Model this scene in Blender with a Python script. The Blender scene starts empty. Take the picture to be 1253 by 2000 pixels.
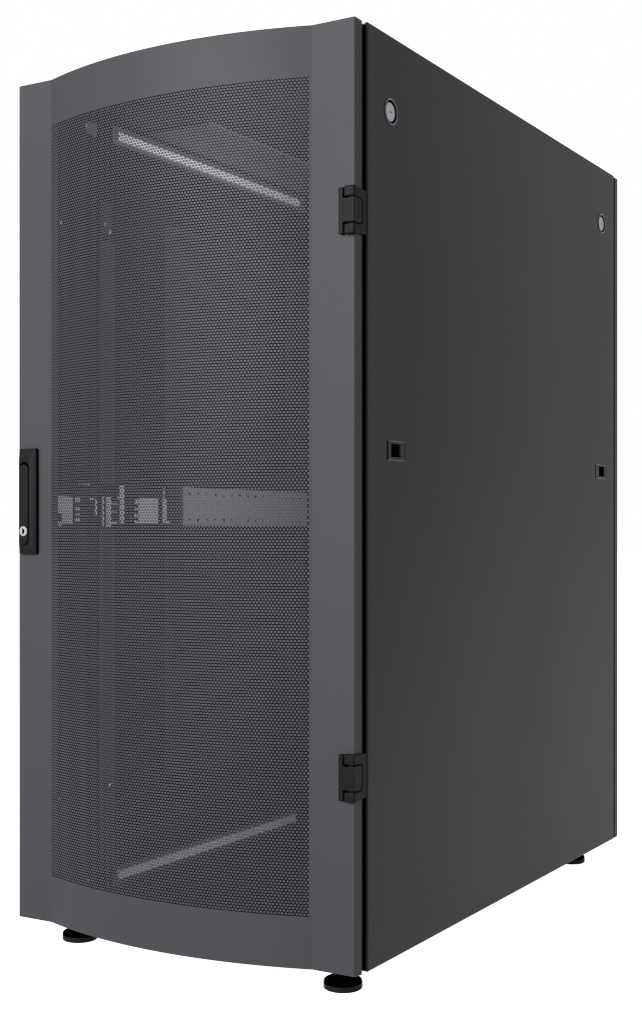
import bpy, bmesh, math, random
from mathutils import Vector, Matrix
random.seed(4)
MM = 0.001
ZO = 638.0            # camera height above the floor in mm; z values below are relative to the camera height
SC = bpy.context.scene
COL = SC.collection

# ------------------------------------------------------------------ materials
def mat(name, col, rough=0.5, spec=0.5, metal=0.0, grain=0.0, gscale=900.0, mottled=0.0):
    m = bpy.data.materials.new(name); m.use_nodes = True
    nt = m.node_tree; b = nt.nodes['Principled BSDF']
    b.inputs['Base Color'].default_value = (*col, 1)
    b.inputs['Roughness'].default_value = rough
    b.inputs['Specular IOR Level'].default_value = spec
    b.inputs['Metallic'].default_value = metal
    tc = nt.nodes.new('ShaderNodeTexCoord')
    if grain > 0:
        n = nt.nodes.new('ShaderNodeTexNoise'); n.inputs['Scale'].default_value = gscale
        n.inputs['Detail'].default_value = 3
        nt.links.new(tc.outputs['Object'], n.inputs['Vector'])
        bp = nt.nodes.new('ShaderNodeBump'); bp.inputs['Strength'].default_value = grain
        bp.inputs['Distance'].default_value = 0.0004
        nt.links.new(n.outputs['Fac'], bp.inputs['Height'])
        nt.links.new(bp.outputs['Normal'], b.inputs['Normal'])
    if mottled > 0:
        n2 = nt.nodes.new('ShaderNodeTexNoise'); n2.inputs['Scale'].default_value = 7
        n2.inputs['Detail'].default_value = 5
        nt.links.new(tc.outputs['Object'], n2.inputs['Vector'])
        r = nt.nodes.new('ShaderNodeMapRange')
        r.inputs['To Min'].default_value = rough - mottled; r.inputs['To Max'].default_value = rough + mottled
        nt.links.new(n2.outputs['Fac'], r.inputs['Value'])
        nt.links.new(r.outputs['Result'], b.inputs['Roughness'])
    return m

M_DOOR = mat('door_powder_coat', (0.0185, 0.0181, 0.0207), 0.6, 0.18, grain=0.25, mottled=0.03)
M_MESH = mat('mesh_powder_coat', (0.0235, 0.0229, 0.0268), 0.55, 0.18)
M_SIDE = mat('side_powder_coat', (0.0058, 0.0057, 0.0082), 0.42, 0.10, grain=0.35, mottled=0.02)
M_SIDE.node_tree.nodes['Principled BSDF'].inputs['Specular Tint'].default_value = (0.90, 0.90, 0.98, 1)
M_FRAME = mat('frame_black_paint', (0.006, 0.006, 0.007), 0.6, 0.2)
M_POST = mat('post_dark_paint', (0.006, 0.006, 0.0065), 0.5, 0.3)
M_INNER = mat('inner_dark_paint', (0.0012, 0.0012, 0.0014), 0.8, 0.03)
M_PLAST = mat('hinge_plastic', (0.0028, 0.0028, 0.0031), 0.5, 0.06, grain=0.3, gscale=1500)
M_GRIP = mat('handle_plastic', (0.0020, 0.0020, 0.0025), 0.45, 0.08)
M_BLACK = mat('black_parts_and_shade', (0.0004, 0.0004, 0.0004), 0.9, 0.0)  # black parts, and flat black standing in for shade in gaps
M_RUBBER = mat('foot_rubber', (0.0016, 0.0016, 0.0019), 0.6, 0.10)
M_FTOP = mat('foot_top_black', (0.0003, 0.0003, 0.0003), 0.9, 0.0)
M_STEEL = mat('zinc_steel', (0.52, 0.52, 0.54), 0.45, 0.5)
M_RAIL = mat('rail_paint', (0.0090, 0.0090, 0.0102), 0.6, 0.08)
M_WALL = mat('wall_plate_paint', (0.0034, 0.0034, 0.0038), 0.6, 0.07)
M_STEEL3 = mat('grey_steel', (0.30, 0.30, 0.31), 0.5, 0.5)
M_PLATE = mat('roof_plate_paint', (0.055, 0.055, 0.058), 0.5, 0.3)
M_STEEL2 = mat('dull_zinc_steel', (0.17, 0.17, 0.175), 0.5, 0.5)
M_DISC = mat('lock_disc_metal', (0.20, 0.20, 0.215), 0.4, 0.4, grain=0.2)
M_CHROME = mat('lock_nickel', (0.17, 0.17, 0.175), 0.3, 0.5)
M_RING = mat('lock_ring', (0.03, 0.03, 0.034), 0.3, 0.5)

# ------------------------------------------------------------------ mesh helpers (all input in mm)
def V(x, y, z): return Vector((x*MM, y*MM, (z+ZO)*MM))

def link(name, bm, mats, parent=None, smooth=None, bevel=None):
    me = bpy.data.meshes.new(name)
    bmesh.ops.recalc_face_normals(bm, faces=bm.faces)
    bm.to_mesh(me); bm.free()
    for m in (mats if isinstance(mats, (list, tuple)) else [mats]): me.materials.append(m)
    if smooth:
        for p in me.polygons: p.use_smooth = True
        me.set_sharp_from_angle(angle=math.radians(smooth))
    o = bpy.data.objects.new(name, me); COL.objects.link(o)
    if parent: o.parent = parent
    if bevel:
        bv = o.modifiers.new('bevel', 'BEVEL'); bv.width = bevel*MM; bv.segments = 3
        bv.limit_method = 'ANGLE'; bv.angle_limit = math.radians(40)
    return o

def box(bm, x0, x1, y0, y1, z0, z1, mi=0):
    v = [bm.verts.new(V(x, y, z)) for x in (x0, x1) for y in (y0, y1) for z in (z0, z1)]
    for f in ((0,1,3,2),(4,6,7,5),(0,4,5,1),(2,3,7,6),(0,2,6,4),(1,5,7,3)):
        fc = bm.faces.new([v[i] for i in f]); fc.material_index = mi

def prism(bm, pts, a0, a1, axis, mi=0):
    # pts: 2D outline; axis 'x': pts are (y,z); axis 'y': pts are (x,z)
    def P(p, a): return V(a, p[0], p[1]) if axis == 'x' else V(p[0], a, p[1])
    A = [bm.verts.new(P(p, a0)) for p in pts]; B = [bm.verts.new(P(p, a1)) for p in pts]
    n = len(pts)
    for f in ([A, B[::-1]]):
        fc = bm.faces.new(f); fc.material_index = mi
    for i in range(n):
        j = (i+1) % n
        fc = bm.faces.new((A[i], B[i], B[j], A[j])); fc.material_index = mi

def lathe(bm, prof, c, axis, seg=48):
    # prof: list of (r, h, material index); revolve round axis through c
    rings = []
    for r, h, _ in prof:
        ring = []
        for k in range(seg):
            a = 2*math.pi*k/seg; p, q = r*math.cos(a), r*math.sin(a)
            if axis == 'z': ring.append(bm.verts.new(V(c[0]+p, c[1]+q, c[2]+h)))
            elif axis == 'x': ring.append(bm.verts.new(V(c[0]+h, c[1]+p, c[2]+q)))
            else: ring.append(bm.verts.new(V(c[0]+p, c[1]+h, c[2]+q)))
        rings.append(ring)
    for i in range(len(rings)-1):
        for k in range(seg):
            j = (k+1) % seg
            fc = bm.faces.new((rings[i][k], rings[i][j], rings[i+1][j], rings[i+1][k])); fc.material_index = prof[i+1][2]
    for ring, mi in ((rings[0], prof[0][2]), (rings[-1], prof[-1][2])):
        fc = bm.faces.new(ring); fc.material_index = mi

def stadium(cx, r, z0, z1, n=14):
    pts = []
    for k in range(n+1):
        a = math.pi*k/n; pts.append((cx+r*math.cos(a), z1-r+r*math.sin(a)))
    for k in range(n+1):
        a = math.pi+math.pi*k/n; pts.append((cx+r*math.cos(a), z0+r+r*math.sin(a)))
    return pts

def rrect(y0, y1, z0, z1, r, right_only=False, n=6):
    pts = []
    cs = [(y1-r, z1-r, 0), (y0+r, z1-r, 90), (y0+r, z0+r, 180), (y1-r, z0+r, 270)]
    sq = {90: (y0, z1), 180: (y0, z0)}
    for cy, cz, a0 in cs:
        if right_only and a0 in sq: pts.append(sq[a0]); continue
        for k in range(n+1):
            a = math.radians(a0+90*k/n); pts.append((cy+r*math.cos(a), cz+r*math.sin(a)))
    return pts

def tag(o, **k):
    for a, b in k.items(): o[a] = b

# ------------------------------------------------------------------ dimensions read from the photograph
ZT, ZB = 690.0, -599.1              # top and bottom of the cabinet
W = 598.0
XL, XR, SAG, TH = -532.4, -67.3, 40.66, 19.5
cc = (XR-XL)/2; RR = (cc*cc+SAG*SAG)/(2*SAG); XM = (XL+XR)/2
TMAX = math.asin(cc/RR)
def arc(t):                          # t in [-TMAX, TMAX] -> (x, y, nx, ny)
    return XM+RR*math.sin(t), -(RR*math.cos(t)-(RR-SAG)), math.sin(t), -math.cos(t)
PX = 4.1

rack = bpy.data.objects.new('server_rack', None); COL.objects.link(rack)
rack.location = (0, 0, 0)
tag(rack, label='tall dark grey server rack cabinet with bowed perforated front door, standing on levelling feet', category='server rack')

# ------------------------------------------------------------------ front door
PT, PB = 620.5, -527.8               # perforated field
TL0, TR0 = -TMAX+0.0018, TMAX-0.0060
N = 220
ts = [-TMAX, TL0] + [TL0+(TR0-TL0)*k/N for k in range(1, N)] + [TR0, TMAX]
prof = [(-W, TH), (-W, 1.6), (-W+0.5, 0.5), (-W+1.6, 0)] + [(arc(t)[0], arc(t)[1]) for t in ts] + [(-1.6, 0), (-0.5, 0.5), (0, 1.6), (0, TH)]
i0 = 4+1; i1 = 4+len(ts)-2           # profile indices bounding the field
bm = bmesh.new()
zs = [ZB, ZB+1.0, PB, PT, ZT-1.0, ZT]
ins = [1.0, 0, 0, 0, 0, 1.0]
grid = []
for z, q in zip(zs, ins):
    grid.append([bm.verts.new(V(min(max(x, -W+q*0.6), -q*0.6), min(y+q, TH), z)) for x, y in prof])
for a in range(len(zs)-1):
    for i in range(len(prof)-1):
        if a == 2 and i0 <= i < i1: continue
        bm.faces.new((grid[a][i], grid[a][i+1], grid[a+1][i+1], grid[a+1][i]))
for row, z in ((grid[0], ZB), (grid[-1], ZT)):     # folded returns along top and bottom
    back = [bm.verts.new(V(v.co.x/MM, TH, z)) if abs(v.co.y/MM-TH) > 1e-3 else v for v in row]
    for i in range(len(row)-1):
        vs = []
        for v in (row[i], row[i+1], back[i+1], back[i]):
            if v not in vs: vs.append(v)
        if len(vs) > 2: bm.faces.new(vs)
me_door = link('front_door', bm, M_DOOR, rack)
sol = me_door.modifiers.new('sheet', 'SOLIDIFY'); sol.thickness = 1.4*MM; sol.offset = -1
sol.use_even_offset = False
door = me_door

# backing frame of the door behind the flanges (keeps the door's inner edge solid and dark)
bm = bmesh.new()
box(bm, -W+4, XL-3, 4, TH-1, ZB+4, ZT-4); box(bm, XR+5, -4, 4, TH-1, ZB+4, ZT-4)
link('stiffener', bm, M_FRAME, door)

# perforated sheet: rows of hexagonal lands parted by narrow slots
def clip(poly, lo, hi, ax):
    for s, lim in ((1, lo), (-1, -hi)):
        out = []
        for i in range(len(poly)):
            a, b = poly[i], poly[(i+1) % len(poly)]
            da, db = s*a[ax]-lim, s*b[ax]-lim
            if da >= 0: out.append(a)
            if (da >= 0) != (db >= 0):
                t = da/(da-db); out.append((a[0]+(b[0]-a[0])*t, a[1]+(b[1]-a[1])*t))
        poly = out
        if len(poly) < 3: return []
    return poly
PITCH, ROW = 5.17, 4.018
GAP = 1.30
hw = PITCH/2; hz = ROW*2/3
kx = (hw-GAP/2)/hw; kz = (hz-GAP*0.56)/hz
s0, s1 = TL0*RR, TR0*RR
nrow = int(round((PT-PB)/ROW)); ncol = int((s1-s0)/PITCH)+3
bm = bmesh.new()
TK = 0.15
for r in range(-1, nrow+2):
    zc = PT-r*ROW
    for c in range(-1, ncol+1):
        sc_ = s1-(c+(0.5 if r % 2 else 0.0)-0.25)*PITCH
        hexa = [(sc_, zc+hz*kz), (sc_-hw*kx, zc+hz*kz/2), (sc_-hw*kx, zc-hz*kz/2), (sc_, zc-hz*kz), (sc_+hw*kx, zc-hz*kz/2), (sc_+hw*kx, zc+hz*kz/2)]
        p = clip(hexa, s0, s1, 0)
        if p: p = clip(p, PB, PT, 1)
        if len(p) < 3: continue
        ar = 0.5*abs(sum(p[i][0]*p[(i+1) % len(p)][1]-p[(i+1) % len(p)][0]*p[i][1] for i in range(len(p))))
        if ar < 0.3: continue
        x, y, nx, ny = arc(sc_/RR); tx, ty = -ny, nx
        F = []; B = []
        for s, z in p:
            d = s-sc_
            F.append(bm.verts.new(V(x+tx*d, y+ty*d, z)))
            B.append(bm.verts.new(V(x+tx*d-nx*TK, y+ty*d-ny*TK, z)))
        bm.faces.new(F)
        n = len(p)
        for i in range(n):
            j = (i+1) % n
            bm.faces.new((F[i], F[j], B[j], B[i]))
me = bpy.data.meshes.new('perforated_panel'); bmesh.ops.recalc_face_normals(bm, faces=bm.faces); bm.to_mesh(me); bm.free()
me.materials.append(M_MESH)
o = bpy.data.objects.new('perforated_panel', me); COL.objects.link(o); o.parent = door

# swing handle with cylinder lock
bm = bmesh.new()
hx0, hx1, hz0, hz1 = -592.4, -557.6, -36.2, 126.8
lv = [(0, 0), (-5.6, 0.4), (-6.6, 1.6), (-10.5, 7.6)]
rings = []
def rr2(x0, x1, z0, z1, r, n=5):
    out = []
    for cx, cz, a0 in ((x1-r, z1-r, 0), (x0+r, z1-r, 90), (x0+r, z0+r, 180), (x1-r, z0+r, 270)):
        for k in range(n+1):
            a = math.radians(a0+90*k/n); out.append((cx+r*math.cos(a), cz+r*math.sin(a)))
    return out
for (y, q, l, ze) in ((-0.02, 0, 0, 0), (-5.6, 0.3, 0.3, 0.3), (-6.6, 1.4, 1.6, 1.4), (-9.4, 11.5, 3.0, 17)):
    rings.append([bm.verts.new(V(x, y, z)) for x, z in rr2(hx0+l, hx1-q, hz0+ze, hz1-ze, max(1.2, 3.0-0.8*q))])
for a in range(len(rings)-1):
    n = len(rings[a])
    for k in range(n):
        bm.faces.new((rings[a][k], rings[a][(k+1) % n], rings[a+1][(k+1) % n], rings[a+1][k]))
bm.faces.new(rings[-1])
esc = link('handle_plate', bm, M_PLAST, door, smooth=30)
bm = bmesh.new()
GX = -579.0
prism(bm, stadium(GX, 9.6, -22.0, 106.5), -9.2, -9.75, 'y')  # raised black outline, paints the shade round the grip
link('handle_recess_shade', bm, M_BLACK, door)
bm = bmesh.new()
prism(bm, stadium(GX, 8.7, -21.0, 102.0), -9.4, -11.2, 'y')
link('swing_handle', bm, M_GRIP, door, smooth=30, bevel=0.8)
bm = bmesh.new()
lathe(bm, [(7.6, -11.0, 0), (7.6, -11.7, 0), (7.0, -12.2, 0), (0.5, -12.2, 0)], (GX+0.3, 0, -0.8), 'y', 40)
lk = link('lock_cylinder', bm, M_CHROME, door, smooth=25)
bm = bmesh.new()
key = [(GX+0.3-1.6, 4.0), (GX+0.3+0.0, 3.6), (GX+0.3+2.6, 0.9), (GX+0.3+2.6, -2.6), (GX+0.3+0.2, -5.3), (GX+0.3-1.6, -5.6)]
prism(bm, key, -12.15, -12.3, 'y')
link('keyhole', bm, M_BLACK, door)

# ------------------------------------------------------------------ hinges
def hinge(zc):
    H = 32.6; y0 = -8.2; X1 = 3.5; ym = 14.0; c = 16.8
    h = bpy.data.objects.new('hinge', None); COL.objects.link(h); h.parent = rack
    h.location = V(0, 0, zc)
    def sub(name, bm, m, **k):
        o = link(name, bm, m, None, **k); o.parent = h; o.matrix_parent_inverse = Matrix.Translation(-h.location); return o
    g = 0.75
    bm = bmesh.new()     # leaf fixed to the frame: two outer knuckles joined behind
    inner = rrect(y0-1, ym+g, zc-c-g, zc+c+g, 6.0)
    R = [p for p in inner if p[0] > ym+g-6.01]
    up = [p for p in R if p[1] >= zc]; up.sort(key=lambda p: (p[0], -p[1]))
    dn = [p for p in R if p[1] < zc]; dn.sort(key=lambda p: (-p[0], -p[1]))
    outl = [(y0, zc+H), (y0, zc+c+g)] + up + dn + [(y0, zc-c-g), (y0, zc-H), (27.2, zc-H+3.0), (27.2, zc+H-1.5)]
    prism(bm, outl, -13.0, X1, 'x')
    sub('frame_leaf', bm, M_PLAST, smooth=30, bevel=2.4)
    bm = bmesh.new()     # leaf fixed to the door: plate and centre knuckle
    prism(bm, rrect(y0+0.1, ym, zc-c, zc+c, 5.6, right_only=True), -14.7, X1, 'x')
    sub('door_leaf', bm, M_PLAST, smooth=30, bevel=0.9)
    bm = bmesh.new()
    box(bm, -21.5, -14.72, y0+1.0, 0.0, zc-H+1.2, zc+H-1.4)
    sub('leaf_flange', bm, M_PLAST, bevel=0.9)
    bm = bmesh.new()
    box(bm, -14.6, 2.5, y0+2.5, 26, zc-H+3.4, zc+H-3)  # black filler painting the shade in the grooves and front notches
    for s in (-1, 1): box(bm, -12.0, -6.0, y0-0.06, y0+3, zc+s*(c+0.4)-1.5, zc+s*(c+0.4)+1.5)
    sub('hinge_groove_shade', bm, M_BLACK)
hinge(430.0); hinge(-332.0)

# ------------------------------------------------------------------ cabinet
PY0, PY1 = 27.5, 1015.5
def side_panel(sx):
    # outer face x = xo; sheet with folded edges
    xo = PX if sx > 0 else -W-PX; xi = xo-sx*4.0
    bm = bmesh.new(); box(bm, min(xo, xi), max(xo, xi), PY0, PY1, ZB+0.2, ZT+0.4)
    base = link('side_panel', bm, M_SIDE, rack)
    bv = base.modifiers.new('b', 'BEVEL'); bv.width = 2.0*MM; bv.segments = 3; bv.limit_method = 'ANGLE'
    cut = bmesh.new()
    for yc in (95.0, 946.0): lathe(cut, [(16.6, -9, 0), (16.6, 6, 0)], (xo, yc, 584.6), 'x', 48)
    for ya, yb in ((82.5, 138.0), (909.5, 969.5)):
        box(cut, xo-7, xo+7, ya, yb, 98.4, 125.8)
    c = link('cutter', cut, M_BLACK)
    bo = base.modifiers.new('c', 'BOOLEAN'); bo.object = c; bo.operation = 'DIFFERENCE'; bo.solver = 'EXACT'
    dg = bpy.context.evaluated_depsgraph_get(); dg.update()
    nm = bpy.data.meshes.new_from_object(base.evaluated_get(dg))
    base.modifiers.clear(); old = base.data; base.data = nm; nm.name = 'side_panel'
    for p in nm.polygons: p.use_smooth = False
    bpy.data.objects.remove(c, do_unlink=True)
    for yc in (95.0, 946.0):
        bm = bmesh.new()
        s = sx
        lathe(bm, [(16.5, -8*s, 0), (18.6, 0.1*s, 0), (18.4, 0.9*s, 0), (17.2, 1.2*s, 0), (16.0, 0.5*s, 0), (15.4, -3.5*s, 1), (4, -3.6*s, 1)], (xo, yc, 584.6), 'x', 64)
        rg = link('panel_lock', bm, [M_RING, M_BLACK], base, smooth=40)
        bm = bmesh.new()
        lathe(bm, [(13.3, -3.4*s, 0), (13.3, -1.2*s, 0), (12.6, -0.5*s, 0), (11.5, -0.7*s, 0), (0.5, -0.7*s, 0)], (xo, yc, 584.6), 'x', 64)
        link('lock_disc', bm, M_DISC, base, smooth=25)
        bm = bmesh.new(); prism(bm, [(yc-1, 585.7), (yc+4.6, 584.4), (yc+4.6, 583.2), (yc-1, 584.5)], xo-0.69*s, xo-0.55*s, 'x')
        link('coin_slot', bm, M_BLACK, base)
    for ya, yb, ha, hb in ((82.5, 138.0, 96.2, 123.6), (909.5, 969.5, 933.0, 961.5)):
        # flush latch plate let into the panel, slot at its front edge, square hole in the middle
        bm = bmesh.new()
        a, b = sorted((xo-0.3*sx, xo-3.0*sx))
        z0, z1 = 99.9, 124.6
        fa = ya+5.0
        box(bm, a, b, fa, ha, z0, z1); box(bm, a, b, hb, yb-0.3, z0, z1)
        box(bm, a, b, ha, hb, z0, 103.2); box(bm, a, b, ha, hb, 121.6, z1)
        link('panel_latch', bm, M_SIDE, base)
        bm = bmesh.new()
        a, b = sorted((xo-0.05*sx, xo-1.0*sx))
        box(bm, a, b, fa, yb-0.4, z0-1.45, z0-0.4); link('latch_highlight', bm, M_RING, base)  # paler strips paint the highlight lines below and above the plate
        bm = bmesh.new(); box(bm, a, b, fa, yb-0.4, z1+0.2, z1+1.1); link('latch_highlight', bm, M_RING, base)
        bm = bmesh.new()
        a, b = sorted((xo-6.0*sx, xo-6.9*sx)); box(bm, a, b, ya+0.1, yb-0.1, 98.6, 125.6)
        link('latch_well', bm, M_BLACK, base)
    bm = bmesh.new(); a, b = sorted((xi-sx*1.0, xi-sx*10)); box(bm, a, b, PY0+3.5, PY0+30, ZB+2, ZT-2.2)  # black strip added so the gap beside the door reads as deep shade
    link('gap_shade_strip', bm, M_BLACK, base)
    return base
side_panel(1); side_panel(-1)

def part(name, boxes, m, bevel=None, parent=rack):
    bm = bmesh.new()
    for b in boxes: box(bm, *b)
    return link(name, bm, m, parent, bevel=bevel)

part('roof', [(-W-1.4, 1.4, 30, 1016, ZT-2.5, ZT-0.5)], M_FRAME)
part('roof_plate', [(-W+22, -445, 295, 900, ZT-8, ZT-5)], M_PLATE)
part('base', [(-W-1.4, 1.4, 30, 1016, ZB+0.5, ZB+3)], M_INNER)
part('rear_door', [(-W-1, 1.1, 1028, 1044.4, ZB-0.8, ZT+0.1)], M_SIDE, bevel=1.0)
part('rear_frame', [(-W+2, -3.0, 1014, 1028.5, ZB+1.5, ZT-1.5)], M_BLACK)
for x0, x1 in ((-W-1, -W+24), (-24, 2.2)):
    part('corner_post', [(x0+3, x1-3, 30.5, 60, ZB+3, ZT-3)], M_BLACK)
part('front_crossbar', [(-W+22, -22, 31, 50, ZT-30, ZT-3)], M_BLACK)
part('front_crossbar', [(-W+22, -22, 31, 50, ZB+3, ZB+28)], M_BLACK)
part('inner_lining', [(-W+9.5, -W+10.2, 36, 1012, ZB+4, ZT-4)], M_INNER)
part('inner_lining', [(-10.2, -9.5, 36, 1012, ZB+4, ZT-4)], M_INNER)

# 19-inch mounting rails with square punched holes
def rail(y0, x0, w, m, name='mounting_rail'):
    bm = bmesh.new()
    box(bm, x0, x0+w, y0, y0+2, ZB+20, ZT-24)
    box(bm, x0, x0+2, y0+2, y0+38, ZB+20, ZT-24)
    return link(name, bm, m, rack)
rail(150, -46, 22, M_POST)
rail(790, -82, 60, M_POST)
part('mounting_rail', [(-586, -582, 178, 214, ZB+40, 480)], M_RAIL)
part('mounting_rail', [(-586, -582, 756, 858, -432, 540)], M_RAIL)
part('inner_wall_plate', [(-587.5, -586.5, 360, 700, -432, 540)], M_WALL)

# galvanised side beams running back along the left wall
XI = -580.0
def beam(name, y0, y1, z0, z1, m):
    return part(name, [(XI-6, XI, y0, y1, z0, z1)], m)
beam('top_side_beam', 222, 800, 655.5, 669.5, M_STEEL)
beam('bottom_side_beam', 222, 785, -586, -573, M_STEEL)
bm = bmesh.new(); box(bm, XI-6, XI, 404.6, 830, 9.5, 77.5)
for k in range(15):
    for zc in (19.0, 66.0): box(bm, XI-1, XI+0.3, 420+27*k, 425+27*k, zc-2.4, zc+2.4, 1)
link('middle_side_beam', bm, [M_STEEL2, M_INNER], rack)
part('beam_soft_edge', [(XI-8, XI-6.2, 215, 830, 650, 680)], M_PLATE); part('beam_soft_edge', [(XI-8, XI-6.2, 215, 800, -596, -566)], M_PLATE)  # grey strips added behind the beams to soften their bright edges

# plane x = XI expressed through picture-measured positions along the beam (mm): (y0, y1, z0, z1)
BR = [(66, 105, 27.6, 54.8), (80, 105, 11.9, 27.5), (66, 78, 7.7, 15.0), (112, 123, 46.8, 53.2), (112, 123, 33.6, 38.4),
      (113, 122, 25.3, 27.7), (112, 123, 15.3, 21.0), (147, 159, 50.0, 53.1), (162, 166, 26.5, 52.6), (180, 184, 8.0, 56.3),
      (190, 202, 6.4, 55.6), (202.5, 218, 43.3, 45.6), (202.5, 218, 30.5, 32.0), (202.5, 217, 11.6, 14.1),
      (226, 237, 12.5, 76.1), (220, 225.5, 54.8, 57.1), (266, 274, 45.9, 52.8), (266, 274, 34.5, 38.0), (266, 274, 23.2, 28.4),
      (266, 274, 12.7, 17.9), (276, 330, 12.9, 56.5), (344, 355, 17.6, 55.1), (344, 364, 13.5, 17.3)]
bm = bmesh.new()
for y0, y1, z0, z1 in BR: box(bm, XI-1.5, XI, y0, y1, z0, z1)
for y0, y1, z0, z1 in ((346, 350, 56, 74.9), (122, 147, 75.0, 76.6)): box(bm, XI-1.5, XI, y0, y1, z0, z1, 1)
box(bm, XI-4, XI-1.6, 60, 366, 5, 78, 2)
link('beam_bracket', bm, [M_STEEL3, M_STEEL2, M_INNER], rack)
part('beam_gusset', [(XI-3, XI, 140, 166, 648, 668)], M_PLATE); part('rail_bracket', [(XI-3, XI, 180, 204, 495, 545)], M_RAIL)
for y, z in ((138, 660), (76, 491), (198, 497), (187, 508), (72, -426), (142, -571), (199, -424)):
    part('bolt', [(XI-1, XI+1.5, y-2.0, y+2.0, z-2.4, z+2.4)], M_STEEL3, bevel=0.6)

# ------------------------------------------------------------------ levelling feet
def foot(x, y):
    f = bpy.data.objects.new('levelling_foot', None); COL.objects.link(f); f.parent = rack
    f.location = V(x, y, -ZO)
    def sub(name, prof, mats):
        bm = bmesh.new(); lathe(bm, prof, (x, y, -ZO), 'z', 64)
        o = link(name, bm, mats, None, smooth=30); o.parent = f; o.matrix_parent_inverse = Matrix.Translation(-f.location)
    sub('foot_pad', [(25.5, 0.0, 0), (27.0, 1.2, 0), (27.0, 8.0, 0), (26.4, 8.5, 1)], [M_RUBBER, M_FTOP])
    sub('foot_cup', [(26.2, 8.55, 0), (26.6, 9.0, 0), (26.6, 11.2, 0), (25.5, 12.5, 0), (16, 17.5, 0), (14, 22, 0)], [M_FTOP])
    sub('foot_stem', [(6.0, 22.1, 0), (6.0, 44, 0)], [M_FTOP])
for x, y in ((-54, 62), (-527, 61), (-60, 950), (-538, 950)): foot(x, y)

# ------------------------------------------------------------------ white floor, glow added so it stays white and shadowless
bm = bmesh.new()
vs = [bm.verts.new((40*math.cos(2*math.pi*k/96), 40*math.sin(2*math.pi*k/96), 0)) for k in range(96)]
bm.faces.new(vs)
m = bpy.data.materials.new('glowing_white_floor'); m.use_nodes = True
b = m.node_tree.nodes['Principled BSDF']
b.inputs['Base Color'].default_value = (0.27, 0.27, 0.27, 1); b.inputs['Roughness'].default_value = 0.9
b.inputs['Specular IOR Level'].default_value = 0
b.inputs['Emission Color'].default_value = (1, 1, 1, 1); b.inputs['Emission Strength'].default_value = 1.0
fl = link('floor', bm, m); fl['kind'] = 'structure'

w = bpy.data.worlds.new('World'); SC.world = w; w.use_nodes = True
bg = w.node_tree.nodes['Background']; bg.inputs['Color'].default_value = (1, 1, 1, 1); bg.inputs['Strength'].default_value = 1.0

def lamp(name, loc, target, sx, sy, power, col=(1, 1, 1)):
    l = bpy.data.lights.new(name, 'AREA'); l.shape = 'RECTANGLE'; l.size = sx; l.size_y = sy; l.energy = power; l.color = col
    o = bpy.data.objects.new(name, l); COL.objects.link(o); o.location = loc
    o.rotation_euler = (Vector(target)-Vector(loc)).to_track_quat('-Z', 'Y').to_euler(); return o
lamp('key_softbox', (-1.5, -5.6, 2.7), (-0.3, 0, 0.7), 2.0, 2.0, 790, (1, 0.985, 1))
lamp('added_interior_fill', (-0.03, 0.42, 0.64), (-0.6, 0.42, 0.64), 0.04, 1.1, 3.2)  # unseen lamp added inside to brighten the steel behind the mesh
lamp('added_top_beam_fill', (-0.03, 0.42, 1.22), (-0.6, 0.42, 1.28), 0.04, 0.04, 2.5)  # unseen lamp added to lift the top beam further

# ------------------------------------------------------------------ camera
cam = bpy.data.cameras.new('camera'); co = bpy.data.objects.new('camera', cam); COL.objects.link(co)
F, YAW, HY = 2812.1, 0.5377, 1036.5
cam.sensor_fit = 'HORIZONTAL'; cam.sensor_width = 36; cam.lens = 36*F/1253
cam.shift_y = (HY-1000)/1253; cam.clip_start = 0.05; cam.clip_end = 200
co.location = (0.94879, -1.67954, ZO*MM)
co.rotation_euler = (math.pi/2, 0, YAW)
SC.camera = co
SC.view_settings.view_transform = 'Standard'; SC.view_settings.look = 'None'
SC.cycles.pixel_filter_type = 'BLACKMAN_HARRIS'; SC.cycles.filter_width = 1.1
SC.view_settings.exposure = 0; SC.view_settings.gamma = 1
